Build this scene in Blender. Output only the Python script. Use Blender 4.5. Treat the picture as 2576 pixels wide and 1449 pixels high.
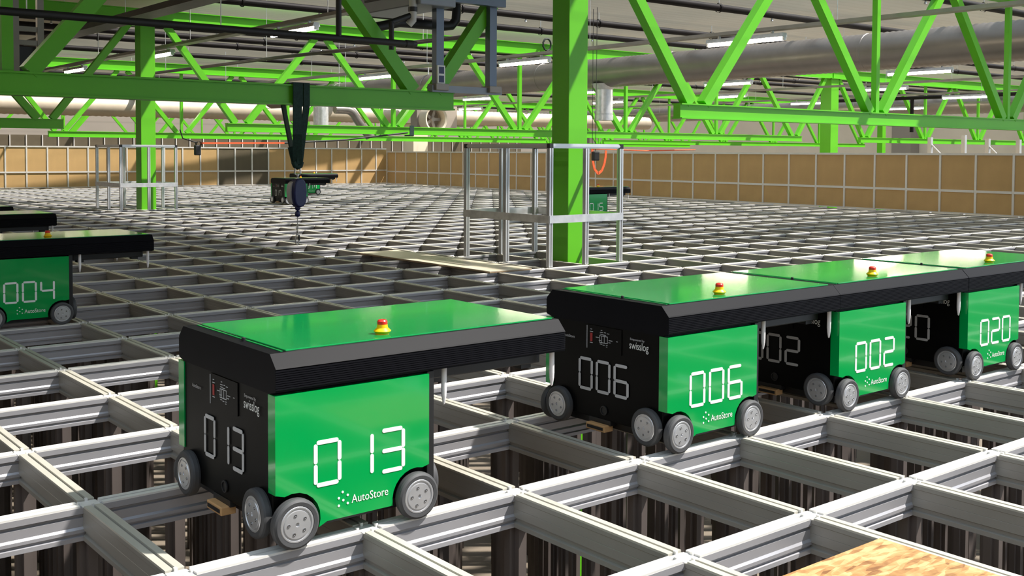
import bpy, bmesh, math, random
from mathutils import Vector, Matrix
random.seed(7)
sc = bpy.context.scene
for o in list(bpy.data.objects):
    bpy.data.objects.remove(o)
COL = sc.collection
PI = math.pi

# ------------------------------------------------------------------ camera, sky, sun, exposure
W_IMG, H_IMG = 2576.0, 1449.0
FPX, PY = 2728.74, 494.607                    # focal length and principal row, in pixels
cam_d = bpy.data.cameras.new('camera')
cam = bpy.data.objects.new('camera', cam_d); COL.objects.link(cam)
cam_d.sensor_fit = 'HORIZONTAL'; cam_d.sensor_width = 36.0
cam_d.lens = FPX * 36.0 / W_IMG
cam_d.shift_x = 0.0
cam_d.shift_y = -(H_IMG / 2 - PY) / W_IMG
cam_d.clip_start = 0.05; cam_d.clip_end = 400
YAW, PITCH, ROLL = -0.6783538, 1.5307399, 0.0049789
cam.matrix_world = (Matrix.Translation((-1.03980, -3.31825, 1.05855)) @ Matrix.Rotation(YAW, 4, 'Z')
                    @ Matrix.Rotation(PITCH, 4, 'X') @ Matrix.Rotation(ROLL, 4, 'Z'))
sc.camera = cam

SUN_DX, SUN_DY = -0.57, 0.42                  # the sun's travel per metre of fall
wd = bpy.data.worlds.new('sky'); sc.world = wd; wd.use_nodes = True
bg = wd.node_tree.nodes['Background']
bg.inputs[0].default_value = (0.68, 0.83, 1.0, 1); bg.inputs[1].default_value = 1.4
sun_d = bpy.data.lights.new('sun', 'SUN'); sun_d.energy = 8.0; sun_d.angle = math.radians(1.4)
sun_d.color = (1.0, 0.95, 0.88)
sun = bpy.data.objects.new('sun', sun_d); COL.objects.link(sun)
sun.rotation_euler = Vector((SUN_DX, SUN_DY, -1)).to_track_quat('-Z', 'Y').to_euler()
sun.location = (8, -10, 12)

sc.view_settings.view_transform = 'Standard'; sc.view_settings.look = 'None'
sc.view_settings.gamma = 1.0; sc.view_settings.use_curve_mapping = False
sc.view_settings.exposure = 0.1
cy = sc.cycles
cy.max_bounces = 7; cy.diffuse_bounces = 4; cy.glossy_bounces = 3; cy.transmission_bounces = 2
cy.sample_clamp_indirect = 6.0; cy.caustics_reflective = False; cy.caustics_refractive = False
cy.use_denoising = True

# ------------------------------------------------------------------ materials
def mat(name, col, rough=0.5, metal=0.0, var=0.0, scale=8.0, coat=0.0, spec=0.5, bump=0.0, stretch=None, rvar=0.0):
    m = bpy.data.materials.new(name); m.use_nodes = True
    nt = m.node_tree; b = nt.nodes['Principled BSDF']
    b.inputs['Base Color'].default_value = (*col, 1)
    b.inputs['Roughness'].default_value = rough; b.inputs['Metallic'].default_value = metal
    b.inputs['Specular IOR Level'].default_value = spec
    b.inputs['Coat Weight'].default_value = coat; b.inputs['Coat Roughness'].default_value = 0.05
    tc = nt.nodes.new('ShaderNodeTexCoord'); mp = nt.nodes.new('ShaderNodeMapping')
    nt.links.new(tc.outputs['Object'], mp.inputs[0])
    if stretch: mp.inputs['Scale'].default_value = stretch
    n = nt.nodes.new('ShaderNodeTexNoise'); n.inputs['Scale'].default_value = scale; n.inputs['Detail'].default_value = 4
    nt.links.new(mp.outputs[0], n.inputs['Vector'])
    mr = nt.nodes.new('ShaderNodeMapRange'); mr.inputs[1].default_value = 0.3; mr.inputs[2].default_value = 0.7
    mr.inputs[3].default_value = 1 - var; mr.inputs[4].default_value = 1 + var
    nt.links.new(n.outputs[0], mr.inputs[0])
    vm = nt.nodes.new('ShaderNodeVectorMath'); vm.operation = 'SCALE'; vm.inputs[0].default_value = col
    nt.links.new(mr.outputs[0], vm.inputs['Scale']); nt.links.new(vm.outputs[0], b.inputs['Base Color'])
    if rvar:
        r2 = nt.nodes.new('ShaderNodeMapRange'); r2.inputs[1].default_value = 0.3; r2.inputs[2].default_value = 0.7
        r2.inputs[3].default_value = max(0, rough - rvar); r2.inputs[4].default_value = rough + rvar
        nt.links.new(n.outputs[0], r2.inputs[0]); nt.links.new(r2.outputs[0], b.inputs['Roughness'])
    if bump:
        bn = nt.nodes.new('ShaderNodeBump'); bn.inputs['Strength'].default_value = bump; bn.inputs['Distance'].default_value = 0.01
        nt.links.new(n.outputs[0], bn.inputs['Height']); nt.links.new(bn.outputs[0], b.inputs['Normal'])
    return m

def emit(name, col, strength):
    m = bpy.data.materials.new(name); m.use_nodes = True
    nt = m.node_tree; nt.nodes.remove(nt.nodes['Principled BSDF'])
    e = nt.nodes.new('ShaderNodeEmission'); e.inputs[0].default_value = (*col, 1); e.inputs[1].default_value = strength
    nt.links.new(e.outputs[0], nt.nodes['Material Output'].inputs[0]); return m

M = {}
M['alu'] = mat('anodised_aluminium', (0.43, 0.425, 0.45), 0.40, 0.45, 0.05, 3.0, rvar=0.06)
M['alu_side'] = mat('anodised_long_rail_dimmed', (0.36, 0.345, 0.31), 0.42, 0.35, 0.06, 3.0, rvar=0.06)  # long rails darker: their weaker reflection is put into the colour
M['alu_top2'] = mat('long_rail_track_dimmed', (0.58, 0.555, 0.48), 0.4, 0.25, 0.05, 6.0)  # same dimmer reflection put into the track colour
M['alu_top'] = mat('pale_aluminium_track', (0.84, 0.82, 0.78), 0.38, 0.2, 0.05, 6.0)  # paler than the rail bodies
M['alu_dark'] = mat('shaded_aluminium_upright', (0.10, 0.082, 0.075), 0.55, 0.2, 0.35, 1.2)  # the dim light under the grid is put into this dark brown
M['zinc'] = mat('galvanised_steel', (0.66, 0.66, 0.67), 0.38, 0.6, 0.12, 14.0, rvar=0.1)
M['duct'] = mat('spiral_duct_steel', (0.29, 0.26, 0.235), 0.36, 0.75, 0.06, 3.0)
M['green'] = mat('green_painted_steel', (0.115, 0.50, 0.010), 0.42, 0.0, 0.05, 1.5)
M['robot_green'] = mat('glossy_green_panel', (0.0, 0.33, 0.065), 0.12, 0.0, 0.02, 2.0, coat=0.3)
M['lid'] = mat('glossy_green_lid', (0.0, 0.225, 0.05), 0.1, 0.0, 0.02, 2.0, coat=0.3)
M['black'] = mat('black_plastic', (0.013, 0.013, 0.014), 0.42, 0.0, 0.1, 6.0)
M['black_gloss'] = mat('black_panel', (0.002, 0.002, 0.002), 0.4, 0.0, 0.1, 4.0, spec=0.12)
M['black_pipe'] = mat('black_steel_pipe', (0.012, 0.009, 0.009), 0.6, 0.0, 0.2, 3.0, spec=0.15)
M['black_hose'] = mat('black_insulated_pipe', (0.008, 0.008, 0.009), 0.55, 0.0, 0.1, 5.0)
M['cap'] = mat('black_anodised_cover', (0.006, 0.006, 0.008), 0.5, 0.0, 0.06, 8.0, spec=0.08)
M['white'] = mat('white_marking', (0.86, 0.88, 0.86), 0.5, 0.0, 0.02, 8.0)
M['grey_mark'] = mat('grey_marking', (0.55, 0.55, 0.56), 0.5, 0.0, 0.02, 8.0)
M['red_mark'] = mat('red_marking', (0.35, 0.02, 0.02), 0.5, 0.0, 0.02, 8.0)
M['yellow'] = mat('yellow_plastic', (0.95, 0.55, 0.0), 0.4, 0.0, 0.03, 12.0)
M['red'] = mat('red_plastic', (0.75, 0.03, 0.02), 0.35, 0.0, 0.03, 12.0)
M['rubber'] = mat('grey_rubber', (0.06, 0.06, 0.063), 0.6, 0.0, 0.08, 20.0)
M['hub'] = mat('machined_aluminium', (0.68, 0.68, 0.70), 0.32, 0.7, 0.05, 30.0)
M['screw'] = mat('bright_screw', (0.35, 0.35, 0.36), 0.25, 0.9, 0.02, 30.0)
M['pin'] = mat('white_plastic', (0.85, 0.82, 0.82), 0.4, 0.0, 0.02, 10.0)
M['socket'] = mat('tan_plastic_socket', (0.62, 0.36, 0.16), 0.45, 0.0, 0.05, 30.0)
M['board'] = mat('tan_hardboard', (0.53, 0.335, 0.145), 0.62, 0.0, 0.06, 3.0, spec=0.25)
M['board_dark'] = mat('brown_and_shaded_board', (0.11, 0.085, 0.05), 0.6, 0.0, 0.1, 3.0)
M['frame'] = mat('barrier_aluminium', (0.74, 0.70, 0.66), 0.42, 0.25, 0.05, 4.0)
M['cage'] = mat('cage_aluminium', (0.64, 0.64, 0.65), 0.32, 0.55, 0.05, 5.0, stretch=(1, 1, .1))
M['ceiling'] = mat('pale_ceiling_slats', (0.66, 0.58, 0.46), 0.75, 0.0, 0.05, 0.6)
M['roof'] = mat('sun_block_sheet', (0.55, 0.54, 0.52), 0.7, 0.0, 0.05, 1.0)
M['duct_pale'] = mat('pale_dull_duct', (0.50, 0.42, 0.32), 0.6, 0.1, 0.06, 3.0)
M['concrete'] = mat('concrete_floor', (0.20, 0.165, 0.125), 0.7, 0.0, 0.12, 0.8)
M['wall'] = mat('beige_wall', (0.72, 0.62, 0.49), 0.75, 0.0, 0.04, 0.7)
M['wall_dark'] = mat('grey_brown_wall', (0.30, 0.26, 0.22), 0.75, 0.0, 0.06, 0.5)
M['cream'] = mat('cream_paint', (0.70, 0.62, 0.48), 0.6, 0.0, 0.03, 1.0)
M['tray'] = mat('grey_cable_tray', (0.30, 0.27, 0.24), 0.5, 0.3, 0.1, 4.0)
M['tray_dark'] = mat('dark_cable_tray', (0.05, 0.04, 0.035), 0.55, 0.1, 0.2, 4.0)
M['tube'] = emit('lit_fluorescent_tube', (1.0, 0.87, 0.68), 48.0)
M['grey_box'] = mat('grey_unit_casing', (0.22, 0.235, 0.26), 0.4, 0.3, 0.05, 3.0)
M['strut'] = mat('blue_grey_strut', (0.12, 0.145, 0.18), 0.35, 0.5, 0.08, 4.0, stretch=(1, 1, .1))
M['pvc'] = mat('white_pvc', (0.55, 0.54, 0.52), 0.4, 0.0, 0.03, 5.0)
M['webbing'] = mat('dark_green_webbing', (0.008, 0.035, 0.028), 0.8, 0.0, 0.25, 60.0, bump=0.3)
M['navy'] = mat('navy_plastic', (0.006, 0.012, 0.085), 0.35, 0.0, 0.05, 8.0)
M['steel'] = mat('steel_fitting', (0.52, 0.50, 0.47), 0.3, 0.9, 0.05, 20.0)
M['orange'] = mat('orange_webbing', (0.85, 0.12, 0.03), 0.7, 0.0, 0.1, 30.0)
M['ply'] = mat('pale_laminated_board', (0.58, 0.52, 0.40), 0.35, 0.0, 0.06, 2.0)
M['ply_edge'] = mat('board_edge', (0.34, 0.24, 0.14), 0.6, 0.0, 0.1, 20.0)

def osb_material():
    m = bpy.data.materials.new('oriented_strand_board'); m.use_nodes = True
    nt = m.node_tree; b = nt.nodes['Principled BSDF']; b.inputs['Roughness'].default_value = 0.65
    tc = nt.nodes.new('ShaderNodeTexCoord')
    outs = []
    for ang, sc_ in ((0.5, (14, 55, 14)), (1.9, (16, 60, 16))):
        mp = nt.nodes.new('ShaderNodeMapping'); mp.inputs['Rotation'].default_value = (0, 0, ang); mp.inputs['Scale'].default_value = sc_
        nt.links.new(tc.outputs['Object'], mp.inputs[0])
        v = nt.nodes.new('ShaderNodeTexVoronoi'); v.inputs['Scale'].default_value = 1.0; v.inputs['Randomness'].default_value = 1
        nt.links.new(mp.outputs[0], v.inputs['Vector']); outs.append(v.outputs['Color'])
    n = nt.nodes.new('ShaderNodeTexNoise'); n.inputs['Scale'].default_value = 30; n.inputs['Detail'].default_value = 6
    nt.links.new(tc.outputs['Object'], n.inputs['Vector'])
    mx = nt.nodes.new('ShaderNodeMix'); mx.data_type = 'RGBA'; mx.inputs[0].default_value = 0.5
    nt.links.new(outs[0], mx.inputs[6]); nt.links.new(outs[1], mx.inputs[7])
    bw = nt.nodes.new('ShaderNodeRGBToBW'); nt.links.new(mx.outputs[2], bw.inputs[0])
    ad = nt.nodes.new('ShaderNodeMath'); ad.operation = 'MULTIPLY_ADD'; ad.inputs[1].default_value = 0.6
    nt.links.new(n.outputs[0], ad.inputs[0]); nt.links.new(bw.outputs[0], ad.inputs[2])
    cr = nt.nodes.new('ShaderNodeValToRGB')
    cr.color_ramp.elements[0].position = 0.45; cr.color_ramp.elements[0].color = (0.19, 0.08, 0.025, 1)
    cr.color_ramp.elements[1].position = 1.05; cr.color_ramp.elements[1].color = (0.56, 0.37, 0.17, 1)
    e = cr.color_ramp.elements.new(0.75); e.color = (0.42, 0.225, 0.08, 1)
    nt.links.new(ad.outputs[0], cr.inputs[0]); nt.links.new(cr.outputs[0], b.inputs['Base Color'])
    return m
M['osb'] = osb_material()

# ------------------------------------------------------------------ mesh builder
class MB:
    def __init__(s): s.v = []; s.f = []; s.sm = []
    def add(s, vs, fs, smooth=False):
        n = len(s.v); s.v += [tuple(v) for v in vs]
        for f in fs: s.f.append([i + n for i in f]); s.sm.append(smooth)
        return s
    def box(s, x0, y0, z0, x1, y1, z1):
        vs = [(x, y, z) for z in (z0, z1) for y in (y0, y1) for x in (x0, x1)]
        return s.add(vs, [(0, 2, 3, 1), (4, 5, 7, 6), (0, 1, 5, 4), (2, 6, 7, 3), (0, 4, 6, 2), (1, 3, 7, 5)])
    def bar(s, p0, p1, w, h, up=(0, 0, 1)):
        p0, p1 = Vector(p0), Vector(p1); d = (p1 - p0).normalized(); u = Vector(up)
        a = d.cross(u).normalized(); b = a.cross(d).normalized()
        vs = []
        for p in (p0, p1):
            for sa, sb in ((-1, -1), (1, -1), (1, 1), (-1, 1)): vs.append(p + a * (sa * w / 2) + b * (sb * h / 2))
        return s.add(vs, [(3, 2, 1, 0), (4, 5, 6, 7), (0, 1, 5, 4), (1, 2, 6, 5), (2, 3, 7, 6), (3, 0, 4, 7)])
    def prism(s, poly, p0, ax, ua, va):
        """poly of (u,v) in the axes ua, va from p0, pushed along the vector ax"""
        p0, ax, ua, va = Vector(p0), Vector(ax), Vector(ua), Vector(va); n = len(poly)
        vs = [p0 + ua * u + va * v for u, v in poly]; vs += [q + ax for q in vs]
        fs = [list(range(n))[::-1], list(range(n, 2 * n))] + [(i, (i + 1) % n, n + (i + 1) % n, n + i) for i in range(n)]
        return s.add(vs, fs)
    def tube(s, pts, r, n=12, caps=True, rs=None):
        pts = [Vector(p) for p in pts]; rings = []; prev = None; vs = []
        for i, p in enumerate(pts):
            d = (pts[min(i + 1, len(pts) - 1)] - pts[max(i - 1, 0)]).normalized()
            if prev is None:
                a = d.orthogonal().normalized()
            else:
                a = (prev - d * prev.dot(d)).normalized()
            prev = a; b = d.cross(a); rr = rs[i] if rs else r
            vs += [p + (a * math.cos(2 * PI * k / n) + b * math.sin(2 * PI * k / n)) * rr for k in range(n)]
        fs = []
        for i in range(len(pts) - 1):
            for k in range(n):
                fs.append((i * n + k, i * n + (k + 1) % n, (i + 1) * n + (k + 1) % n, (i + 1) * n + k))
        s.add(vs, fs, True)
        if caps:
            s.add(vs[:n], [list(range(n))[::-1]]); s.add(vs[-n:], [list(range(n))])
        return s
    def lathe(s, prof, c, ax, n=32):
        """prof of (radius, distance along ax) from c; each step is a separate band so that edges stay crisp"""
        c, ax = Vector(c), Vector(ax).normalized(); a = ax.orthogonal().normalized(); b = ax.cross(a)
        for (r0, h0), (r1, h1) in zip(prof[:-1], prof[1:]):
            vs = []
            for r, h in ((r0, h0), (r1, h1)):
                vs += [c + ax * h + (a * math.cos(2 * PI * k / n) + b * math.sin(2 * PI * k / n)) * r for k in range(n)]
            s.add(vs, [(k, (k + 1) % n, n + (k + 1) % n, n + k) for k in range(n)], abs(r0 - r1) < abs(h0 - h1) * 8)
        return s
    def mesh(s, name, m):
        me = bpy.data.meshes.new(name); me.from_pydata(s.v, [], s.f)
        me.polygons.foreach_set('use_smooth', s.sm); me.materials.append(m); me.update()
        bm = bmesh.new(); bm.from_mesh(me); bmesh.ops.recalc_face_normals(bm, faces=bm.faces); bm.to_mesh(me); bm.free()
        return me
    def build(s, name, m, parent=None, bevel=0):
        return obj(name, s.mesh(name, m), parent, bevel)

def obj(name, me, parent=None, bevel=0):
    o = bpy.data.objects.new(name, me); COL.objects.link(o)
    if parent is not None: o.parent = parent
    if bevel:
        b = o.modifiers.new('bevel', 'BEVEL'); b.width = bevel; b.segments = 2; b.limit_method = 'ANGLE'
    return o
def thing(name, label, cat, loc=(0, 0, 0), rz=0.0, group=None):
    o = bpy.data.objects.new(name, None); COL.objects.link(o); o.empty_display_size = 0.1
    o.location = loc; o.rotation_euler = (0, 0, rz)
    return tag(o, label, cat, group)
def tag(o, label, cat, group=None):
    o['label'] = label; o['category'] = cat
    if group: o['group'] = group
    return o
def struct(o):
    o['kind'] = 'structure'; return o
def copy_tree(o, parent=None):
    c = o.copy(); COL.objects.link(c)
    if parent is not None: c.parent = parent
    for ch in list(o.children): copy_tree(ch, c)
    return c
def ordinal(n):
    return ['first', 'second', 'third', 'fourth', 'fifth', 'sixth', 'seventh', 'eighth', 'ninth', 'tenth', 'eleventh', 'twelfth',
            'thirteenth', 'fourteenth', 'fifteenth', 'sixteenth', 'seventeenth', 'eighteenth', 'nineteenth', 'twentieth',
            'twenty-first', 'twenty-second', 'twenty-third', 'twenty-fourth', 'twenty-fifth', 'twenty-sixth', 'twenty-seventh',
            'twenty-eighth', 'twenty-ninth', 'thirtieth', 'thirty-first', 'thirty-second', 'thirty-third', 'thirty-fourth'][n - 1]

# ------------------------------------------------------------------ the hall
FLOOR_Z = -4.0
struct(MB().box(-30, -14, FLOOR_Z - .2, 60, 62, FLOOR_Z).build('floor', M['concrete']))
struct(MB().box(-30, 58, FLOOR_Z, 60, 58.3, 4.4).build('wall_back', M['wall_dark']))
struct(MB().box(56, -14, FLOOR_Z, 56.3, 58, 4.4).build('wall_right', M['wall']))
struct(MB().box(-14.3, -12, FLOOR_Z, -14, 58, 4.4).build('added_wall_left', M['wall_dark']))  # unseen wall, added to cut skylight on faces turned left
struct(MB().box(-14, -12.3, FLOOR_Z, 8.0, -12, 4.4).build('added_wall_front', M['wall_dark']))  # unseen wall that stops short, added to darken the near left truss
# ceiling deck built as made-up slats, tilted along the sun to let it in
CZ, SH, SP = 3.86, 0.15, 0.25
cb = MB(); y = -9.0
while y < 58:
    t = 0.005; dy = -SUN_DY * SH
    cb.prism([(0, 0), (t, 0), (t + dy, SH), (dy, SH)], (-14, y, CZ), (70, 0, 0), (0, 1, 0), (0, 0, 1))
    y += SP
struct(cb.build('ceiling', M['ceiling']))
rb = MB()
for x0, x1, y0, y1 in ((-14, 7.1, 0.3, 40), (14.0, 18.5, 3.0, 5.2), (11.8, 13.6, 6.6, 8.4)):
    rb.box(x0, y0, 4.25, x1, y1, 4.32)
struct(rb.build('sun_blocker_1', M['roof']))  # unseen sheets above the slats, added to keep sun off chosen parts

# ------------------------------------------------------------------ green frame: columns and trusses
ROWS = (4.7, 16.2, 27.7, 39.2, 50.7)
CX = (-14.65, 6.2, 27.05, 47.9)
ZB0, ZB1, ZT0, ZT1 = 1.44, 1.605, 3.34, 3.62
rown = ('nearest', 'second', 'third', 'fourth', 'fifth')
def ibeam(mb, x0, x1, y, z0, z1, w=.15, tf=.014, tw=.10):
    mb.prism([(-w/2, z0), (w/2, z0), (w/2, z0+tf), (tw/2, z0+tf), (tw/2, z1-tf), (w/2, z1-tf), (w/2, z1), (-w/2, z1),
              (-w/2, z1-tf), (-tw/2, z1-tf), (-tw/2, z0+tf), (-w/2, z0+tf)], (x0, y, 0), (x1-x0, 0, 0), (0, 1, 0), (0, 0, 1))
def column(x, y, w, label, z1=ZT0):
    t = thing('steel_column', label, 'column', (x, y, FLOOR_Z))
    MB().box(-w/2, -w/2, 0, w/2, w/2, z1 - FLOOR_Z).build('shaft', M['green'], t, .006)
    MB().box(-w/2-.06, -w/2-.06, z1 - FLOOR_Z, w/2+.06, w/2+.06, z1 - FLOOR_Z + .02).build('cap_plate', M['green'], t)
    MB().box(-.25, -.25, 0, .25, .25, .03).build('base_plate', M['green'], t)
    return t
column(6.185, 4.74, .25, 'nearest thick green steel column rising through the aluminium guard cage in mid-picture', 3.34)
column(6.2, 16.34, .27, 'green steel column at left rising through the far aluminium guard cage')
column(27.1, 16.3, .38, 'bright green column standing behind the right-hand tan barrier, right of the picture centre')
column(27.05, 27.7, .27, 'slim far green column behind the corner of the tan barriers')
column(6.2, 27.7, .27, 'green column of the third row, behind the far left of the nearest truss chord')
column(47.9, 27.7, .3, 'farthest green column by the beige right wall')
def truss(y, i, j, label):
    xa, xb = CX[i], CX[i+1]
    t = thing('roof_truss', label, 'truss', (xa, y, ZB0), 0, 'green roof trusses')
    def P(name, mb): return mb.build(name, M['green'], t)
    L = xb - xa; z = lambda q: q - ZB0
    mb = MB(); ibeam(mb, 1.5, L - 1.5, 0, z(ZB0), z(ZB1)); P('bottom_chord', mb)
    mb = MB(); ibeam(mb, 0.03, L - .03, 0, z(ZT0), z(ZT1), .2); P('top_chord', mb)
    nodes = [1.8 + k * (L - 3.6) / 5 for k in range(6)]
    tops = [.22] + [(nodes[k] + nodes[k+1]) / 2 for k in range(5)] + [L - .22]
    for k, nx in enumerate(nodes):
        for s, tx in ((-1, tops[k]), (1, tops[k+1])):
            off = .05 if 0 < k < 5 else .03
            P('diagonal', MB().bar((nx + s*(.09 + off), 0, z(ZB1)), (tx - s*.13, 0, z(ZT0)), .115, .11, (0, 1, 0)))
        if 0 < k < 5:
            P('vertical', MB().bar((nx, 0, z(ZB1)), (nx, 0, z(ZT0)), .075, .075, (0, 1, 0)))
    return t
side = ('left', 'middle', 'right')
TL = {(0, 0): 'dark green truss at upper left, nearest, with the webbing sling round its bottom chord',
      (0, 1): 'bright green truss at upper right, nearest, starting just right of the thick column',
      (1, 0): 'green truss of the second row ending at the far left of the picture',
      (1, 1): 'lime green truss of the second row spanning behind the thick column',
      (1, 2): 'green truss of the second row right of the bright green column behind the barrier'}
for j, y in enumerate(ROWS):
    for i in range(3):
        if (j, i) in ((0, 2),): continue
        if j >= 2 and i == 0 and j > 2: continue
        truss(y, i, j, TL.get((j, i), 'green roof truss of the %s row back, %s bay of the hall' % (rown[j], side[i])))

# ------------------------------------------------------------------ ceiling services
def pipe_x(y, x0, x1, z, r, label, name='sprinkler_pipe', m='black_pipe', hang=True):
    t = thing(name, label, 'pipe', (x0, y, z), 0, 'black sprinkler pipes under the ceiling')
    MB().tube([(0, 0, 0), (x1-x0, 0, 0)], r, 8).build('pipe', M[m], t)
    if hang:
        xx = 3.0
        while xx < x1 - x0 and xx < 40:
            if CZ + .02 - z > .02: MB().tube([(xx, 0, r*.5), (xx, 0, CZ + .02 - z)], .008, 6).build('hanger_rod', M['zinc'], t)
            MB().lathe([(r*1.35, -.02), (r*1.35, .02)], (xx, 0, 0), (1, 0, 0), 8).build('clamp', M[m], t)
            MB().lathe([(.012, 0), (.03, -.05), (.004, -.06)], (xx + 1.5, 0, -r), (0, 0, 1), 6).build('sprinkler_head', M['zinc'], t)
            xx += 3.4
    return t
k = 0
for y in (6.4, 9.5, 12.6, 14.4, 18.9, 20.5, 22.0, 25.1, 29.4, 31, 34.2, 42.5, 46):
    k += 1
    pipe_x(y, -6, 54, 3.66, .065, 'black pipe under the ceiling running left to right, %s pipe from the front' % ordinal(k), hang=y < 30)
tt = thing('sprinkler_pipe', 'black pipe hanging in front of the nearest dark truss at upper left', 'pipe', (-3, 4.0, 1.935))
MB().tube([(0, 0, 0), (6.83, 0, -.006)], .026, 12).build('pipe', M['black_hose'], tt)
MB().lathe([(.0, .03), (.022, .02), (.031, -.02), (.031, -.08), (.026, -.09)], (6.84, 0, -.006), (1, 0, 0), 12).build('end_cap', M['black_hose'], tt)
MB().tube([(6.15, 0, 0), (6.15, 0, .29)], .022, 10).build('branch', M['black_hose'], tt)
for xx in (3.9, 5.2): MB().tube([(xx, 0, .02), (xx, 0, CZ + .02 - 1.935)], .004, 6).build('hanger_rod', M['zinc'], tt)

def spiral(path, r, n, pitch=.12, depth=.016):
    """ribbed tube along a straight or bent path"""
    pts = []; rs = []
    path = [Vector(p) for p in path]; tot = 0
    for a, b in zip(path[:-1], path[1:]):
        d = (b - a).length; m = max(1, int(d / (pitch / 2)))
        for q in range(m):
            pts.append(a + (b - a) * (q / m)); rs.append(r + (depth if len(rs) % 2 else 0))
    pts.append(path[-1]); rs.append(r)
    return MB().tube(pts, r, n, True, rs)
d1 = thing('air_duct', 'fat spiral steel air duct crossing the picture above the barriers', 'duct', (16.5, -1, 2.93))
spiral([(0, 0, 0), (0, 33, 0)], .325, 28).build('duct_tube', M['duct'], d1)
for yy in (4.6, 7.9, 12.7, 17.0, 22, 27, 32): MB().lathe([(.332, -.03), (.345, -.02), (.345, .02), (.332, .03)], (0, yy + 1.2, 0), (0, 1, 0), 28).build('joint_ring', M['duct'], d1)
db = MB(); spiral_short = spiral([(0, 16.05, -.30), (0, 16.05, -.98)], .20, 24, .05, .006); spiral_short.build('drop_branch', M['zinc'], d1)
MB().lathe([(.30, .02), (.215, -.10), (.205, -.12)], (0, 16.05, -.27), (0, 0, 1), 24).build('saddle', M['zinc'], d1)
MB().lathe([(.215, 0), (.215, -.13), (.19, -.13), (.19, -.02), (0, -.02)], (0, 16.05, -.97), (0, 0, 1), 24).build('outlet_collar', M['zinc'], d1)
d2 = thing('air_duct', 'far spiral duct at right, seen under the second truss row', 'duct', (37.35, -1, 2.93))
spiral([(0, 0, 0), (0, 56, 0)], .325, 20, .2).build('duct_tube', M['duct'], d2)
d3 = thing('air_duct', 'pale far duct running left to right behind the left green column', 'duct', (-6, 33, 2.50))
spiral([(0, 0, 0), (42.5, 0, 0)], .29, 20, .2).build('duct_tube', M['duct_pale'], d3)
# branch duct with an elbow and a straight drop
d4 = thing('branch_duct', 'bent silver branch duct dropping behind the second truss row', 'duct', (12.2, 20.0, 2.10))
arc = [(0, 0, 0), (.3, 0, 0)] + [(.3 + .32*math.sin(a), 0, -.32 + .32*math.cos(a)) for a in [q*PI/2/6*.75 for q in range(1, 7)]]
arc.append((arc[-1][0] + .38, 0, arc[-1][2] - .46))
spiral(arc, .10, 16, .04, .004).build('elbow', M['duct'], d4)
spiral([(-.38, 0, .05), (-.38, 0, -.5)], .18, 18, .08, .004).build('drop', M['zinc'], d4)
for xx in (.12, .3): MB().tube([(xx, 0, .0), (xx, 0, CZ + .02 - 2.10)], .008, 6).build('hanger_rod', M['zinc'], d4)

# cable trays with fluorescent fittings, running away from the camera
def light_proto():
    t = thing('ceiling_light', '', 'ceiling light')
    MB().prism([(-.06, 0), (.06, 0), (.045, .06), (-.045, .06)], (0, -.72, 0), (0, 1.44, 0), (1, 0, 0), (0, 0, 1)).build('housing', M['zinc'], t)
    MB().tube([(0, -.70, -.022), (0, .70, -.022)], .030, 10).build('tube', M['tube'], t)
    MB().box(-.03, -.73, -.05, .03, -.70, 0).build('lamp_holder', M['zinc'], t)
    MB().box(-.03, .70, -.05, .03, .73, 0).build('lamp_holder', M['zinc'], t)
    for yy in (-.5, .5): MB().box(-.02, yy - .015, .06, .02, yy + .015, .10).build('bracket', M['zinc'], t)
    return t
LINES = ((-5.2, 2.76, 'added fill line far left', (6.6, 11.7, 20)), (0.5, 2.76, 'added fill line off left', (7.3, 12.4, 19.2)),  # both lines here are out of view, added as fill light
         (6.75, 2.90, 'leftmost line', (6.3, 11.65, 17.15, 22.2, 29.5)), (11.9, 2.76, 'second line', (7.2, 12.4, 17.6, 22.8, 29.6)),
         (19.4, 2.76, 'third line', (8.8, 13.8, 18.8, 23.8, 30.2)), (23.9, 2.76, 'fourth line', (12.5, 17.6, 22.6, 30.2)),
         (29.0, 2.76, 'fifth line', (13, 18.4, 33)), (34.8, 2.76, 'rightmost line', (18.4, 23.4)))
lp = light_proto(); first = True
for x, z, lname, ys in LINES:
    tr = thing('cable_tray', 'grey cable tray over the ceiling lights, %s' % lname, 'cable tray', (x, -2, z + .10), 0, 'cable trays under the ceiling')
    MB().prism([(-.09, 0), (.09, 0), (.09, .05), (.08, .05), (.08, .01), (-.08, .01), (-.08, .05), (-.09, .05)], (0, 0, 0), (0, 56, 0), (1, 0, 0), (0, 0, 1)).build('channel', M['tray'], tr)
    for q in range(7):
        MB().tube([(0, 2.6 + q * 5, .05), (0, 2.6 + q * 5, CZ + .02 - z - .10)], .006, 6).build('hanger_rod', M['zinc'], tr)
    for b, yy in enumerate(ys):
        o = lp if first else copy_tree(lp); first = False
        o.location = (x, yy, z)
        o['label'] = 'lit fluorescent ceiling light, %s from the front in the %s' % (ordinal(b + 1), lname)
        o['group'] = 'fluorescent ceiling lights'
t = thing('cable_tray', 'wide dark cable tray crossing the upper left corner behind the dark truss', 'cable tray', (4.9, 6.2, 3.06))
MB().prism([(-.17, 0), (.17, 0), (.17, .09), (.155, .09), (.155, .015), (-.155, .015), (-.155, .09), (-.17, .09)], (0, 0, 0), (0, 12.5, 0), (1, 0, 0), (0, 0, 1)).build('channel', M['tray_dark'], t)
for q in (-.1, -.03, .05, .11): MB().tube([(q, 0, .05), (q, 12.4, .05)], .03, 8).build('cable', M['black_hose'], t)
for yy in (1, 4, 7, 10): MB().tube([(-.15, yy, .05), (-.15, yy, CZ + .02 - 3.06)], .006, 6).build('hanger_rod', M['zinc'], t)
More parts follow.
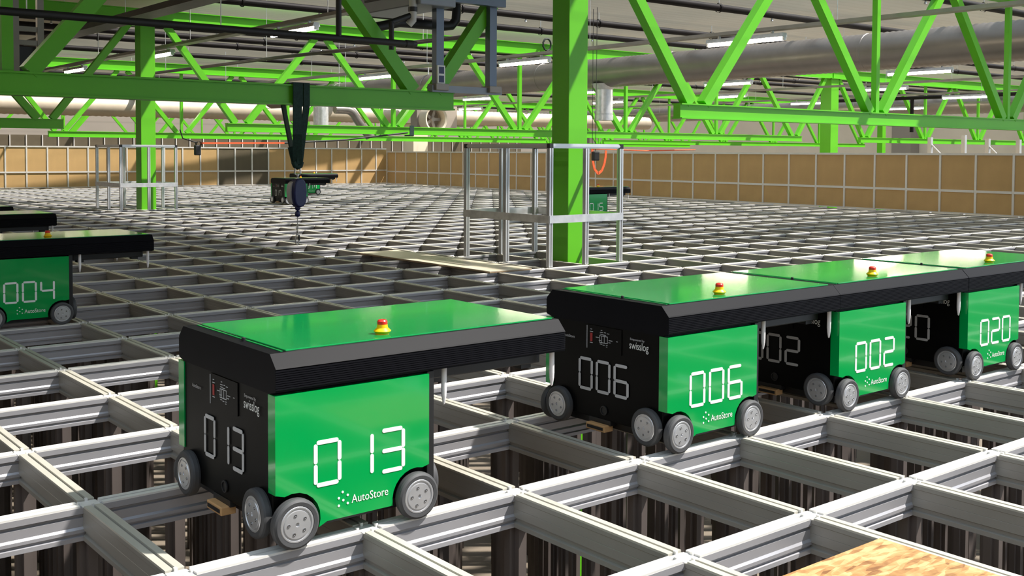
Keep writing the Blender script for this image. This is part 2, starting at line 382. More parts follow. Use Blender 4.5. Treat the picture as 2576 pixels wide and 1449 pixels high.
t = thing('conduit', 'thin brown conduit slanting under the ceiling left of the grey unit', 'conduit', (8.0, 8.4, 2.70))
MB().tube([(0, 0, -.03), (0, 6, .06), (0, 14, .12), (0, 22, .16)], .032, 8).build('pipe', M['tray_dark'], t)
for yy in (1.6, 6.7, 11.6): MB().tube([(0, yy, .03), (0, yy, CZ + .02 - 2.70)], .006, 6).build('hanger_rod', M['zinc'], t)

t = thing('water_pipe', 'black branch pipe running away at the far right under the ceiling', 'pipe', (31, 5, 2.9))
MB().tube([(0, 0, 0), (0, 14, 0)], .06, 10).build('pipe', M['black_pipe'], t)
MB().tube([(0, 10.9, 0), (0, 10.9, -1.1)], .06, 10).build('drop_pipe', M['black_pipe'], t)
for yy in (1.2, 6.4, 12.6): MB().tube([(0, yy, 0), (0, yy, CZ + .02 - 2.9)], .01, 6).build('hanger_rod', M['zinc'], t)
t = thing('cable_coil', 'black cable coil on the dark top chord left of the thick column', 'cable', (15.6, 16.05, 3.60))
MB().tube([(.12 * math.cos(q * PI / 10), .01 * math.sin(q * 3), .14 * math.sin(q * PI / 10)) for q in range(21)], .022, 8).build('coil', M['black_hose'], t)
# grey unit hung on struts above the end of the near left truss
u = thing('air_unit', 'grey air handling unit hung on blue-grey struts at the top of the picture', 'air unit', (4.2, 4.45, 2.33))
MB().box(.0, 0, 0, .38, 1.02, .75).build('casing', M['grey_box'], u, .01)
MB().box(-.008, .08, .10, 0, .9, .62).build('grille', M['black'], u)
for q in range(7): MB().box(-.016, .10, .12 + q * .07, -.006, .88, .15 + q * .07).build('louvre', M['grey_box'], u)
MB().box(.3, .05, .06, .98, .12, .16).build('hanging_rail', M['strut'], u)
for sx in (.31, .905):
    MB().prism([(-.04, 0), (.04, 0), (.04, .07), (.02, .07), (.02, .02), (-.02, .02), (-.02, .07), (-.04, .07)], (sx, .14, -.70), (0, 0, 1.9), (1, 0, 0), (0, 1, 0)).build('strut', M['strut'], u)
MB().box(.22, .13, -.735, 1.0, .21, -.675).build('cross_bar', M['grey_box'], u)
MB().box(.27, .12, -.67, .35, .137, -.50).build('maker_plate', M['white'], u)
for q in (0, 1): MB().box(.285, .116, -.65 + q * .078, .335, .121, -.59 + q * .078).build('plate_marking', M['navy'], u)
for sx in (.31, .905): MB().box(sx - .07, .10, -.72, sx + .07, .24, -.66).build('clamp', M['tray'], u, .006)
MB().tube([(-.02, .08, .1), (-.02, .08, -.09), (-.02, .08, -.13), (-.05, .10, -.17)], .033, 14).build('drain_trap', M['pvc'], u)
MB().lathe([(.033, -.01), (.040, -.01), (.040, .03), (.033, .03)], (-.02, .08, -.05), (0, 0, 1), 14).build('trap_collar', M['black'], u)
el = [(-.25, .35, -.19), (.02, .35, -.125), (.50, .35, -.12), (.58, .35, -.11), (.63, .35, -.06), (.64, .35, .02), (.64, .35, .3)]
MB().tube(el, .042, 14).build('refrigerant_pipe', M['black_hose'], u)
MB().tube([(-.25, .06, -.16), (-.25, .06, -.40)], .022, 10).build('drain_pipe', M['black_hose'], u)
MB().tube([(-.25, .06, -.17), (-.03, .09, -.09)], .025, 10).build('drain_pipe', M['black_hose'], u)

# small grey frame behind the truss in the upper left corner
t = thing('hanging_bracket', 'small grey steel frame hanging behind the dark truss in the upper left corner', 'bracket', (1.34, 6.0, 1.60))
MB().bar((0, 0, 0), (0, 0, 2.3), .05, .05, (0, 1, 0)).build('upright_bar', M['tray'], t)
MB().bar((.19, 0, .1), (.19, 0, 2.3), .05, .05, (0, 1, 0)).build('upright_bar', M['tray'], t)
for q in (.33, .44): MB().bar((0, 0, q), (.19, 0, q), .04, .04, (0, 1, 0)).build('cross_bar', M['tray'], t)
MB().box(.04, .03, .05, .17, .3, .3).build('control_box', M['black'], t)

# big round fan and cream column far behind
t = thing('wall_fan', 'round fan in a dark casing far behind the second truss, left of the thick column', 'fan', (18.0, 24.0, 2.08))
MB().box(-.55, .25, -.42, .95, .6, .42).build('casing', M['wall_dark'], t)
MB().lathe([(.34, .25), (.34, -.12), (.40, -.15), (.40, .25)], (-.1, 0, 0), (0, 1, 0), 32).build('fan_ring', M['cream'], t)
for q in range(5):
    a = q * 2 * PI / 5
    MB().bar((-.1, .1, 0), (-.1 + .31 * math.cos(a), .1, .31 * math.sin(a)), .09, .02, (0, 1, 0)).build('blade', M['tray'], t)
MB().lathe([(0, -.02), (.07, -.02), (.07, .2)], (-.1, .05, 0), (0, 1, 0), 16).build('fan_motor', M['tray'], t)
MB().tube([(-.1, .3, .4), (-.1, .3, CZ + .02 - 2.08)], .02, 8).build('hanger_rod', M['zinc'], t)
t = thing('concrete_column', 'cream concrete column rising behind the far corner of the tan barriers', 'column', (22.6, 32, FLOOR_Z))
MB().box(-.33, -.33, 0, .33, .33, CZ - FLOOR_Z).build('shaft', M['cream'], t)
MB().box(-.5, -.5, 6.2, .5, .5, 6.5).build('corbel', M['cream'], t)
for x, y, lb in ((55.7, 31, 'brown column against the beige right wall under the second duct'), (55.7, 23, 'brown column on the beige right wall, nearer one of two')):
    t = thing('wall_column', lb, 'column', (x, y, FLOOR_Z))
    MB().box(-.6, -.6, 0, .28, .6, CZ - FLOOR_Z).build('shaft', M['wall_dark'], t)

# ------------------------------------------------------------------ the storage grid
A_, B_ = 0.705, 0.54367                       # cell size along Y and along X
PA, PB = Vector((17.6, 5.7)), Vector((19.12, 28.6))       # foot of the right barrier
BA, BB = Vector((6.8, 29.35)), Vector((19.12, 28.6))      # foot of the back barrier
def xwall(y): return PA.x + (PB.x - PA.x) * (y - PA.y) / (PB.y - PA.y)
def ywall(x): return BA.y + (BB.y - BA.y) * (x - BA.x) / (BB.x - BA.x)
JS = list(range(-4, 35)); IS = list(range(4, -43, -1))
XS = {j: j * B_ for j in JS}; YS = {i: -i * A_ for i in IS}
X0, Y0 = JS[0] * B_ - .03, YS[IS[0]] - .03
grid = thing('storage_grid', 'huge aluminium rail grid of rectangular cells covering the whole storage floor', 'rail grid', (0, 0, 0))
def mirror(p): return p + [(-u, v) for u, v in reversed(p)]
PRO_B = mirror([(.026, -.006), (.026, -.024), (.015, -.029), (.015, -.035), (.0215, -.037), (.0205, -.064), (.0255, -.071), (.0255, -.081), (.018, -.083), (.018, -.090), (.0255, -.093), (.0255, -.106)])
PRO_A = mirror([(.026, -.006), (.026, -.018), (.0245, -.020), (.0245, -.046), (.0238, -.047), (.0245, -.048), (.0245, -.074), (.017, -.078), (.017, -.088), (.0255, -.092), (.0255, -.106)])
GAP = .034
cage_holes = []                                # cells left open around the columns
def tracks(mb, along, c, nodes, lo, hi):
    cuts = [lo - GAP] + nodes + [hi + GAP]
    for a, b in zip(cuts[:-1], cuts[1:]):
        a, b = a + GAP, b - GAP
        if b - a < .05: continue
        for s in (-1, 1):
            u0, u1 = sorted((s * .0045, s * .0255))
            if along == 'x': mb.box(a, c + u0, -.006, b, c + u1, 0)
            else: mb.box(c + u0, a, -.006, c + u1, b, 0)
for i in IS:
    y = YS[i]
    if y > 28.9: continue
    x1 = xwall(y) - .06
    if y > 28.4: x1 = min(x1, BA.x + (y + .06 - BA.y) * (BB.x - BA.x) / (BB.y - BA.y))
    if x1 < 3: continue
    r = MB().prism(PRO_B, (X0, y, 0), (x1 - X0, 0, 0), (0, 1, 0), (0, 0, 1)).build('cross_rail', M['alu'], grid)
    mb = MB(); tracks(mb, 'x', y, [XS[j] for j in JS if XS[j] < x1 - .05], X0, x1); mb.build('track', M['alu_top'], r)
for j in JS:
    x = XS[j]; y1 = ywall(x) - .06
    if x > 17.3: y0 = PA.y + (x + .1 - PA.x) * (PB.y - PA.y) / (PB.x - PA.x)
    else: y0 = Y0
    if y1 - y0 < 1: continue
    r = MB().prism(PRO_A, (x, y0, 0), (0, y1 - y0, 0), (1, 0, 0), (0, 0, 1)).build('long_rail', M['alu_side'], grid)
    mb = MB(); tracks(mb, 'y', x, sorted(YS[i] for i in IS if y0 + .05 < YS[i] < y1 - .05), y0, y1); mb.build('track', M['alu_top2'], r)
nodes = [(XS[j], YS[i]) for j in JS for i in IS if XS[j] < xwall(YS[i]) - .1 and YS[i] < ywall(XS[j]) - .1]
camxy = Vector((-1.04, -3.32)); fwd = Vector((.6275, .7786))
def nearness(p):
    d = Vector(p) - camxy; a = d.dot(fwd); s = d.dot(Vector((fwd.y, -fwd.x)))
    return d.length if a > .5 and abs(s) < a * .52 + .4 else d.length + 100
nodes.sort(key=nearness)
def joint(mb, x, y):
    mb.box(x - .027, y - .027, -.008, x + .027, y + .027, -.004)
    for dx, dy in ((-.031, 0), (.031, 0), (0, .031), (0, -.031)):
        mb.box(x + dx - .004, y + dy - .005, -.006, x + dx + .004, y + dy + .005, .004)
    return mb
CROSS = [(-.014, -.034), (.014, -.034), (.014, -.014), (.034, -.014), (.034, .014), (.014, .014), (.014, .034), (-.014, .034), (-.014, .014), (-.034, .014), (-.034, -.014), (-.014, -.014)]
jm = joint(MB(), 0, 0).mesh('rail_joint', M['alu_top'])
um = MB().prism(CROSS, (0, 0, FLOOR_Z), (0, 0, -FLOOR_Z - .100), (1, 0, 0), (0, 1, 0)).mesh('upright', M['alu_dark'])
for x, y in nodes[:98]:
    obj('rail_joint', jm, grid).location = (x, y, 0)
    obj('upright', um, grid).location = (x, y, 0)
jr, ur = MB(), MB()
for x, y in nodes[98:]:
    joint(jr, x, y)
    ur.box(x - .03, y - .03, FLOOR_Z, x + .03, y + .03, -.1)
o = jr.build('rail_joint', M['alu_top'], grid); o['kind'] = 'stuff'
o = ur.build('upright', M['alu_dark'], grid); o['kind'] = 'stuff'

# ------------------------------------------------------------------ tan barriers round the grid
def barrier_proto(w, h, name, bm):
    t = thing(name, '', 'barrier panel')
    mid = .415 / 1.1 * h
    MB().box(.04, -.004, .02, w - .003, .004, mid - .02).build('lower_board', bm, t)
    MB().box(.04, -.004, mid + .02, w - .003, .004, h - .03).build('upper_board', bm, t)
    MB().box(0, -.02, 0, .04, .02, h - .03).build('post', M['frame'], t)
    MB().box(.0, -.026, mid - .022, w - .003, -.0205, mid + .022).build('mid_rail', M['frame'], t)
    MB().box(.0, -.022, h - .03, w - .003, .022, h + .01).build('top_rail', M['frame'], t)
    MB().box(.04, -.012, 0, w - .003, .012, .02).build('bottom_rail', M['frame'], t)
    return t
d = (PA - PB).normalized(); rz = math.atan2(d.y, d.x)
step = .713; pr_ = barrier_proto(step, 1.09, 'barrier_panel', M['board'])
for q in range(34):
    o = barrier_proto(.60, 1.09, 'barrier_panel', M['board']) if q == 0 else pr_ if q == 1 else copy_tree(pr_)
    p = PB + d * (q * step - .09 if q else .02); o.location = (p.x, p.y, 0); o.rotation_euler = (0, 0, rz)
    o['label'] = 'tan hardboard panel in the shaded right barrier, %s from the far corner' % ordinal(q + 1)
    o['group'] = 'panels of the right barrier'
d = (BA - BB).normalized(); rz2 = math.atan2(d.y, d.x) + PI
step = .5585; pb_ = barrier_proto(step, 1.19, 'barrier_panel', M['board']); pdk = None
fr = True
for q in range(30):
    p = BB + d * ((q + 1) * step - .12)
    dark = 8 <= q <= 10
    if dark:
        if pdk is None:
            o = pdk = barrier_proto(step, 1.19, 'barrier_panel', M['board_dark'])  # boards coloured dark to stand for shaded panels set back in the gap
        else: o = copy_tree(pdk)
        o['label'] = 'open section, shade painted dark brown, in the back barrier, %s of three from the right' % ordinal(q - 7)
    else:
        o = barrier_proto(.41, 1.19, 'barrier_panel', M['board']) if q == 0 else pb_ if fr else copy_tree(pb_); fr = fr and q == 0
        o['label'] = 'sunlit tan hardboard panel in the back barrier, %s from the right-hand corner' % ordinal(q + 1)
    o.location = (p.x, p.y, 0); o.rotation_euler = (0, 0, rz2); o['group'] = 'panels of the back barrier'
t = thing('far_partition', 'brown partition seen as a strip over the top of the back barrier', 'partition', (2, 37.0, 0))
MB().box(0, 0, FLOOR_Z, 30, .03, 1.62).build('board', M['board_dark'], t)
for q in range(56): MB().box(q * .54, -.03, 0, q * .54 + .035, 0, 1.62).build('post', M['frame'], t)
# grey guard posts rising behind the right barrier
for q, (y, x, h, lb) in enumerate(((9.16, 20.5, 1.44, 'first grey guard post with a brace above the right barrier, counted from left'), (8.40, 20.5, 1.48, 'tall plain grey guard post above the right barrier'),
                         (7.89, 20.5, 1.40, 'grey guard post with a brace above the right barrier, third from left'), (7.25, 20.5, 1.38, 'grey guard post at the right picture edge above the barrier'))):
    t = thing('guard_post', lb, 'post', (x, y, FLOOR_Z))
    MB().box(-.04, -.04, 0, .04, .04, h - FLOOR_Z).build('post', M['cage'], t)
    if q in (0, 2): MB().bar((0, -.02, h - FLOOR_Z - .15), (0, -.5, h - FLOOR_Z - .6), .03, .03).build('brace', M['cage'], t)

# ------------------------------------------------------------------ guard cages round the columns
def cage(x0, y0, x1, y1, h, label):
    t = thing('guard_cage', label, 'guard cage', (x0, y0, .0045))
    X, Y = x1 - x0, y1 - y0; s = .022
    def post(x, y):
        m = MB(); z0 = .0; z1 = h - 2 * s
        for sx in (-1, 1):
            for sy in (-1, 1):
                m.box(x + sx * .006 if sx > 0 else x - s, y + sy * .006 if sy > 0 else y - s, z0, x + s if sx > 0 else x - .006, y + s if sy > 0 else y - .006, z1)
        m.box(x - .016, y - .016, z0, x + .016, y + .016, z1)
        m.build('post', M['cage'], t)
    for x, y in ((0, 0), (X/2, 0), (X, 0), (0, Y), (X/2, Y), (X, Y), (0, Y/2), (X, Y/2)): post(x, y)
    for a, b in (((s, 0), (X - s, 0)), ((s, Y), (X - s, Y)), ((0, s), (0, Y - s)), ((X, s), (X, Y - s))):
        m = MB()
        m.bar((a[0], a[1], h - s), (b[0], b[1], h - s), .044, .014); m.bar((a[0], a[1], h - s), (b[0], b[1], h - s), .014, .044)
        m.bar((a[0], a[1], h - s), (b[0], b[1], h - s), .034, .034); m.build('top_rail', M['cage'], t)
    for x, y in ((0, 0), (X, 0), (0, Y), (X, Y)):
        MB().box(x - s, y - s, h - 2 * s, x + s, y + s, h).build('corner_cap', M['black'], t)
    zz0, zz1 = .355 * h, .418 * h
    MB().box(-s, -s - .006, zz0, X + s, -s, zz1).build('kick_plate', M['zinc'], t)
    MB().box(-s, Y + s, zz0, X + s, Y + s + .006, zz1).build('kick_plate', M['zinc'], t)
    MB().box(-s - .006, -s, zz0, -s, Y + s, zz1).build('kick_plate', M['zinc'], t)
    MB().box(X + s, -s, zz0, X + s + .006, Y + s, zz1).build('kick_plate', M['zinc'], t)
    return t
cage(5.525, 4.27, 6.43, 5.56, 1.145, 'near aluminium guard cage standing on the grid round the thick green column')
cage(5.60, 15.93, 6.60, 17.2, 1.17, 'far aluminium guard cage round the left green column')

# ------------------------------------------------------------------ robots
SEG = {'0': 'abcdef', '1': 'bc', '2': 'abged', '3': 'abgcd', '4': 'fgbc', '5': 'afgcd', '6': 'afgedc', '7': 'fabc', '8': 'abcdefg', '9': 'abfgcd'}
def capsule(mb, p0, p1, r, f, th):
    """flat rounded stroke from p0 to p1 in 2-D, mapped by f(u,v,w)"""
    a = math.atan2(p1[1] - p0[1], p1[0] - p0[0]); n = 6; pts = []
    for k in range(n + 1): pts.append((p1[0] + r * math.cos(a - PI/2 + PI * k / n), p1[1] + r * math.sin(a - PI/2 + PI * k / n)))
    for k in range(n + 1): pts.append((p0[0] + r * math.cos(a + PI/2 + PI * k / n), p0[1] + r * math.sin(a + PI/2 + PI * k / n)))
    m = len(pts); vs = [f(u, v, 0) for u, v in pts] + [f(u, v, th) for u, v in pts]
    mb.add(vs, [list(range(m, 2 * m)), list(range(m))[::-1]] + [(i, (i+1) % m, m + (i+1) % m, m + i) for i in range(m)])
def digits(num, f, u0, v0, w=.085, h=.128, pitch=.104, r=.0058):
    mb = MB()
    for k, ch in enumerate(num):
        x = u0 + k * pitch; g = r * 1.5
        xl, xr = x + r, x + w - r; zb, zm, zt = v0 + r, v0 + h / 2, v0 + h - r
        S = {'a': ((xl + g, zt), (xr - g, zt)), 'g': ((xl + g, zm), (xr - g, zm)), 'd': ((xl + g, zb), (xr - g, zb)),
             'f': ((xl, zt - g), (xl, zm + g * .75)), 'e': ((xl, zm - g * .75), (xl, zb + g)),
             'b': ((xr, zt - g), (xr, zm + g * .75)), 'c': ((xr, zm - g * .75), (xr, zb + g))}
        for s in SEG[ch]: capsule(mb, *S[s], r, f, .0012)
    return mb
_text = {}
def text_mb(txt, f, u0, v0, size, squash=1.0):
    """lettering as a thin mesh; u0,v0 is the left end of the baseline"""
    if txt not in _text:
        c = bpy.data.curves.new('lettering', 'FONT'); c.body = txt; c.size = 1.0; c.resolution_u = 3
        o = bpy.data.objects.new('lettering', c); COL.objects.link(o)
        bpy.context.view_layer.update()
        me = o.evaluated_get(bpy.context.evaluated_depsgraph_get()).to_mesh()
        _text[txt] = ([tuple(v.co) for v in me.vertices], [list(p.vertices) for p in me.polygons])
        bpy.data.objects.remove(o); bpy.data.curves.remove(c)
    V, F = _text[txt]
    mb = MB(); mb.add([f(u0 + v[0] * size * squash, v0 + v[1] * size, .0012) for v in V], F); return mb
BW, BD = .49, .63                              # width along X, depth along Y
fF = lambda u, v, w: (u, -.012 - w, v)         # front face, seen from -Y
fL = lambda u, v, w: (-.003 - w, BD - u, v)    # left face, seen from -X (u runs from the back to the front)
def wheel(root, c, ax):
    R = .068
    w = MB().lathe([(.050, .004), (.050, .030), (.060, .031), (.066, .027), (R, .021), (R, .009), (.066, .003), (.050, 0)], c, ax, 40).build('wheel', M['rubber'], root)
    MB().lathe([(.050, 0), (.050, .028), (.0475, .030), (.044, .030), (.043, .0275), (.0385, .0275), (.0375, .030), (.006, .0305), (.005, .027), (0, .027)], c, ax, 40).build('hub', M['hub'], w)
    axv = Vector(ax); a = axv.orthogonal().normalized(); b = axv.cross(a); mb = MB()
    for k in range(5):
        q = Vector(c) + axv * .0285 + (a * math.cos(k * 2 * PI / 5 + .4) + b * math.sin(k * 2 * PI / 5 + .4)) * .026
        mb.lathe([(.0042, 0), (.0042, .0035), (.002, .0035), (0, .001)], q, ax, 10)
    mb.build('screws', M['screw'], w)
    MB().lathe([(.018, -.02), (.018, .002)], c, ax, 12).build('axle', M['black'], w)
def panel_poly(flip):
    pts = [(-.002, .415), (-.002, .150)]
    cx, cz, R = .05, .068, .080
    for k in range(0, 9):
        a = PI/2 + .35 - k * (PI/2 + .35 + .35) / 8
        pts.append((max(-.002, cx + R * math.cos(a)), cz + R * math.sin(a)))
    pts += [(.15, .052), (.36, .052)]
    cx = .44
    for k in range(0, 9):
        a = PI + .2 - k * (PI * .5 + .5) / 8
        pts.append((min(.486, cx + R * math.cos(a)), cz + R * math.sin(a)))
    pts.append((.486, .150)); pts.append((.486, .415))
    out = []
    for p in pts:
        if not out or (abs(p[0]-out[-1][0]) + abs(p[1]-out[-1][1])) > 1e-4: out.append(p)
    return out
def make_robot():
    t = thing('storage_robot', '', 'robot')
    body = MB().box(0, .012, .062, .512, BD - .012, .420).build('body', M['black_gloss'], t, .003)
    MB().box(.03, .03, .030, .48, BD - .03, .062).build('chassis', M['black'], t)
    MB().box(.487, 0.0, .05, .512, BD, .420).build('end_frame', M['black'], t, .002)
    for nm, yo, s in (('side_panel', -.012, 1), ('side_panel', BD + .012, -1)):
        mb = MB()
        mb.prism(panel_poly(False), (0, yo, 0), (0, s * .024, 0), (1, 0, 0), (0, 0, 1))
        ya, yb = sorted((yo, yo + s * .042)); mb.box(-.004, ya, .15, .004, yb, .415)
        mb.build(nm, M['robot_green'], t)
    # cover on top with the cantilever
    prof = [(-.010, .424), (-.010, .428)]
    for k in range(9):
        z = .430 + k * .006; prof += [(-.013, z), (-.013, z + .0038), (-.0095, z + .0045), (-.0095, z + .0055)]
    prof += [(-.013, .486), (-.010, .490), (.022, .523), (BD - .022, .523), (BD + .010, .490)]
    for k in range(8, -1, -1):
        z = .430 + k * .006; prof += [(BD + .0115, z + .0055), (BD + .0115, z + .0045), (BD + .013, z + .004), (BD + .013, z)]
    prof += [(BD + .010, .424), (BD - .03, .416), (.03, .416)]
    MB().prism(prof, (-.002, 0, 0), (1.017, 0, 0), (0, 1, 0), (0, 0, 1)).build('cover', M['cap'], t)
    lid = MB().box(.050, .034, .521, 1.000, BD - .034, .527).build('lid', M['lid'], t, .0025)
    MB().box(.036, .036, .521, .043, BD - .036, .525).build('lid_strip', M['lid'], t)
    MB().lathe([(.006, 0), (.006, .010), (.003, .012), (0, .012)], (.03, .25, .522), (0, 0, 1), 12).build('latch', M['black'], t)
    # hoist box and guide pins under the cantilever
    MB().box(.53, .06, .380, .97, BD - .06, .418).build('hoist_box', M['black'], t, .004)
    MB().box(.56, .07, .366, .60, .11, .38).build('belt_guide', M['black'], t); MB().box(.9, .07, .366, .94, .11, .38).build('belt_guide', M['black'], t)
    for x, y in ((.560, .018), (.985, .018), (.560, BD - .03), (.985, BD - .03)):
        MB().lathe([(.0085, .42), (.0085, .352), (.0075, .335), (.0035, .312), (0, .308)], (x, y, 0), (0, 0, 1), 14).build('guide_pin', M['pin'], t)
    # emergency stop
    e = MB().lathe([(.020, 0), (.020, .003), (.0255, .009), (.0255, .0105), (.0165, .019), (.0152, .029), (.0120, .029)], (.395, .098, .5265), (0, 0, 1), 28).build('emergency_stop', M['yellow'], t)
    MB().lathe([(.0145, .028), (.0152, .033), (.0150, .038), (.012, .042), (.006, .0435), (0, .044)], (.395, .098, .5265), (0, 0, 1), 24).build('stop_button', M['red'], e)
    # wheels: two on each side
    for x in (.050, .440):
        wheel(t, (x, -.002, .068), (0, -1, 0)); wheel(t, (x, BD + .002, .068), (0, 1, 0))
    for y in (.078, .548):
        wheel(t, (.002, y, .084), (-1, 0, 0)); wheel(t, (.510, y, .084), (1, 0, 0))
    # front logo: six dots and lettering
    mb = MB()
    for u, v in ((.198, .123), (.186, .108), (.214, .112), (.200, .100), (.186, .087), (.214, .089)):
        capsule(mb, (u - .0002, v), (u + .0002, v), .0033, fF, .0012)
    mb.build('logo_mark', M['white'], t)
    text_mb('AutoStore', fF, .226, .087, .0335, .84).build('lettering', M['white'], t)
    # left face: control panel, lettering, socket
    cp = MB().box(-.0032, BD - .41, .318, -.0005, BD - .228, .412).build('control_panel', M['black_gloss'], t)
    fP = lambda u, v, w: fL(.225 + (u - .2) * 1.4, v, w)
    MB().box(-.0045, BD - .227, .322, -.003, BD - .225, .408).build('panel_edge', M['grey_mark'], t)
    MB().add([fP(u, v, .0012) for u, v in ((.213, .350), (.2225, .350), (.2225, .382), (.213, .382))], [(0, 1, 2, 3)]).build('warning_mark', M['red_mark'], t)
    mb = MB()
    for u, v, l in ((.213, .387, .01), (.213, .345, .009), (.2145, .396, .005), (.255, .398, .004), (.252, .390, .010), (.268, .391, .005), (.279, .389, .007),
                    (.252, .383, .008), (.263, .382, .010), (.250, .377, .030), (.248, .359, .006), (.236, .369, .010), (.250, .352, .030), (.286, .365, .012), (.285, .357, .006),
                    (.252, .346, .007), (.263, .344, .006), (.276, .345, .004), (.276, .339, .003), (.314, .366, .004)):
        capsule(mb, (u, v), (u + l, v), .0011, fP, .0012)
    for u, v, l in ((.250, .353, .024), (.258, .353, .024), (.268, .353, .024), (.280, .353, .024)):
        capsule(mb, (u, v), (u, v + l), .0006, fP, .0012)
    mb.build('panel_marking', M['grey_mark'], t)
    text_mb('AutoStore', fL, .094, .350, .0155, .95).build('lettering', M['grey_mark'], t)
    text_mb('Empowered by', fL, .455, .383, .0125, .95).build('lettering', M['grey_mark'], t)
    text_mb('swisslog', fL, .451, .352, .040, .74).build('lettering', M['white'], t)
    MB().lathe([(.018, 0), (.018, .004), (.014, .004), (.014, .001), (0, .001)], (-.001, .31, .098), (-1, 0, 0), 24).build('round_sensor', M['black'], t)
    s = MB().box(-.026, .283, .022, .02, .383, .047).build('charging_socket', M['socket'], t, .003)
    mb = MB().box(-.0275, .291, .029, -.0255, .375, .040); mb.build('contact_face', M['black'], s)
    MB().box(-.002, .275, .045, .05, .39, .064).build('socket_bracket', M['black'], t)
    return t
proto = make_robot()
def place(root, x, y, num, label):
    root.location = (x, y, 0); root['label'] = label; root['group'] = 'green storage robots'
    for k, ch in enumerate(num):
        digits(ch, fF, .109 + k * .104, .150).build('digit', M['white'], root)
        digits(ch, fL, .180 + k * .0955, .160, .079, .125).build('digit', M['grey_mark'], root)
ROB = [(.256, -.715, '013', 'large near green and black robot marked 013, left of centre'),
       (1.757, -.715, '006', 'green and black robot marked 006, first of the three parked in a row at right'),
       (2.776, -.715, '002', 'green and black robot marked 002, middle of the three parked in a row at right'),
       (3.798, -.715, '020', 'green and black robot marked 020, cut by the right picture edge'),
       (.516, 3.545, '004', 'green and black robot marked 004 in shade at the left picture edge'),
       (.722, 6.33, '005', 'robot behind 004, showing only its black cover end and green lid'),
       (.735, 7.74, '008', 'rearmost robot cover at the left picture edge, behind the two other left robots'),
       (9.158, 16.646, '017', 'far robot marked 017 on the grid behind the hanging blue fall arrester'),
       (11.70, 20.75, '011', 'most distant robot, half hidden behind robot 017'),
       (10.50, 9.20, '015', 'far robot marked 015 seen behind the guard cage of the thick column')]
robots = [proto] + [copy_tree(proto) for _ in ROB[1:]]
for o, (x, y, n, lb) in zip(robots, ROB): place(o, x, y, n, lb)

# ------------------------------------------------------------------ sling and fall arrester on the near truss
SX, SY = 3.155, 4.70
t = thing('lifting_sling', 'dark green webbing sling looped over the near left truss chord', 'sling', (SX, SY, 0))
def strap(mb, pts, w, th):
    pts = [Vector(p) for p in pts]
    for a, b in zip(pts[:-1], pts[1:]): mb.bar(a, b, w, th, (0, 1, 0) if abs((b - a).y) < .05 else (0, 0, 1))
mb = MB(); strap(mb, [(-.035, -.088, 1.45), (-.03, -.075, 1.2), (.0, -.02, .96)], .075, .014); strap(mb, [(-.03, -.088, 1.43), (-.03, -.088, 1.615), ], .085, .012)
mb.build('front_strap', M['webbing'], t)
mb = MB(); strap(mb, [(.045, -.092, 1.615), (.045, -.092, 1.44), (.035, -.06, 1.25), (.012, -.03, .96)], .055, .012); mb.build('front_strap', M['webbing'], t)
mb = MB(); mb.bar((0, -.09, 1.613), (0, .09, 1.613), .15, .012); mb.build('over_strap', M['webbing'], t)
mb = MB(); strap(mb, [(-.07, .09, 1.61), (-.07, .09, 1.44), (-.03, .03, 1.1), (-.01, 0, .97)], .06, .013); mb.build('back_strap', M['webbing'], t)
MB().tube([(-.035, -.02, .98), (-.02, -.02, .945), (.0, -.02, .935), (.025, -.02, .945), (.035, -.02, .98)], .022, 10).build('loop_end', M['webbing'], t)
f = thing('fall_arrester', 'navy blue fall arrester hanging from the green sling with wire and hook', 'fall arrester', (SX, SY - .02, 0))
MB().tube([(-.022, 0, .93), (-.026, 0, .88), (0, 0, .868), (.026, 0, .88), (.022, 0, .93)], .006, 8).build('shackle', M['steel'], f)
MB().lathe([(0, .885), (.012, .88), (.012, .862), (.006, .858), (.006, .84)], (0, 0, 0), (0, 0, 1), 12).build('swivel_eye', M['steel'], f)
mb = MB(); pr2 = []
for k in range(20):
    a = 2 * PI * k / 20; pr2.append((.060 * math.copysign(abs(math.cos(a)) ** .8, math.cos(a)), .726 + .118 * math.copysign(abs(math.sin(a)) ** .8, math.sin(a))))
mb.prism(pr2, (0.006, -.045, 0), (0, .09, 0), (1, 0, 0), (0, 0, 1)); mb.build('housing', M['navy'], f, .012)
mb = MB(); mb.prism([(u * .8, .726 + (v - .726) * .8) for u, v in pr2], (-.022, .0, 0), (0, .06, 0), (1, 0, 0), (0, 0, 1)); mb.build('back_plate', M['grey_mark'], f)
MB().lathe([(.02, .62), (.024, .60), (.016, .585), (.007, .58)], (0, 0, 0), (0, 0, 1), 14).build('wire_outlet', M['navy'], f)
MB().lathe([(.006, .58), (.02, .57), (.023, .55), (.018, .532), (.006, .528)], (0, 0, 0), (0, 0, 1), 14).build('bumper', M['navy'], f)
MB().tube([(0, 0, .59), (-.002, 0, .43)], .004, 8).build('wire_rope', M['steel'], f)
for zz, a in ((.445, 0), (.42, 1), (.395, 0)):
    MB().tube([(-.004 + .009 * math.cos(q * PI / 4) * (1 - a), .009 * math.cos(q * PI / 4) * a, zz + .017 * math.sin(q * PI / 4)) for q in range(9)], .003, 6).build('chain_link', M['steel'], f)
MB().tube([(-.004 + .0165 * math.cos(q * PI / 7 + PI/2), 0, .343 + .045 * math.sin(q * PI / 7 + PI/2)) for q in range(15)], .0045, 8).build('carabiner', M['steel'], f)
MB().tube([(.012, 0, .38), (.013, 0, .335)], .007, 8).build('carabiner_gate', M['black'], f)

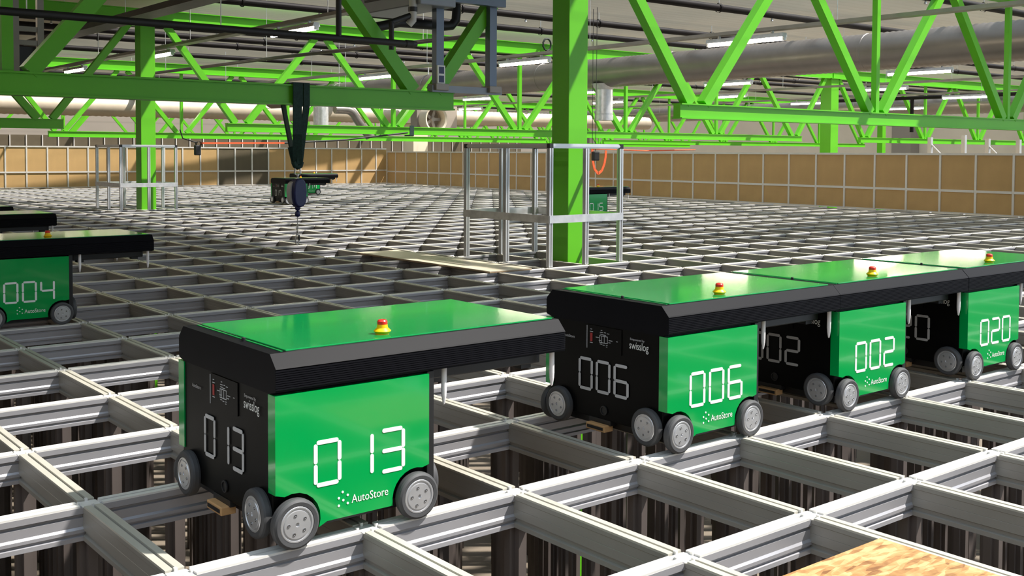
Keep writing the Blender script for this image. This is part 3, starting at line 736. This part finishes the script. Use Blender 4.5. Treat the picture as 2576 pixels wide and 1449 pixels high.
# lifelines under the second truss row
t = thing('lifeline_reel', 'black lifeline bag hanging below the lime truss, left of the sling', 'reel', (7.04, 16.0, 0))
MB().box(-.06, -.04, .99, .06, .04, 1.18).build('bag', M['black'], t, .02)
MB().lathe([(.05, -.04), (.05, .04)], (0.02, 0, 1.20), (0, 1, 0), 16).build('drum', M['black'], t)
MB().tube([(0, 0, 1.22), (-.28, 0, 1.30), (-.33, .0, 1.46)], .012, 6).build('suspension_strap', M['black_hose'], t)
t = thing('lifeline_strap', 'orange and black lifeline stretched under the lime truss to a black buckle', 'strap', (7.1, 16.0, 0))
MB().bar((0, 0, 1.215), (1.7, 0, 1.235), .03, .05, (0, 1, 0)).build('orange_strap', M['orange'], t)
MB().tube([(1.7, 0, 1.235), (2.9, 0, 1.30), (3.1, 0, 1.315), (4.58, .0, 1.48)], .018, 6).build('tensioned_line', M['black_hose'], t)
mb = MB(); mb.bar((4.62, -.10, 1.42), (4.62, -.10, 1.63), .10, .02, (0, 1, 0)); mb.bar((4.62, -.1, 1.42), (4.62, .1, 1.42), .10, .02); mb.build('anchor_sling', M['webbing'], t)
t = thing('lifeline_bag', 'black tool bag hanging behind the guard cage right of the thick column', 'bag', (13.37, 12.0, 0))
MB().box(-.07, -.05, .92, .07, .05, 1.10).build('bag', M['black'], t, .02)
MB().tube([(0, 0, 1.1), (.02, 0, CZ + .02)], .006, 6).build('cord', M['black_hose'], t)
t = thing('lifeline_strap', 'slack orange strap loop hanging behind the guard cage', 'strap', (13.52, 12.25, 0))
lp_ = [(0, 0, 1.2), (0, 0, 1.1), (.02, 0, .9), (.06, 0, .76), (.16, 0, .66), (.26, 0, .72), (.33, 0, .86), (.36, 0, 1.0), (.37, 0, 1.12)]
mb = MB()
for a, b in zip(lp_[:-1], lp_[1:]): mb.bar(a, b, .05, .012, (0, 1, 0))
mb.build('loop', M['orange'], t)
MB().tube([(0, 0, 1.15), (1.5, .0, 1.12), (3.0, 0, 1.15)], .012, 6).build('line', M['orange'], t)
MB().tube([(0, 0, 1.18), (0, 0, CZ + .02)], .006, 6).build('cord', M['black_hose'], t)

# ------------------------------------------------------------------ loose boards
t = thing('loose_plank', 'pale board lying flat on the rails in front of the near guard cage', 'board', (4.765, 4.19, .0045), 0)
MB().box(0, 0, 0, .48, 2.26, .010).build('core', M['ply_edge'], t)
MB().box(-.001, -.001, .010, .481, 2.261, .016).build('face', M['ply'], t)
t = thing('strand_board', 'yellow strand board lying in a grid cell at the bottom right corner', 'board', (1.11, -2.115 + .03, -.012))
MB().box(.006, 0, 0, .490, .42, .018).build('sheet', M['osb'], t)
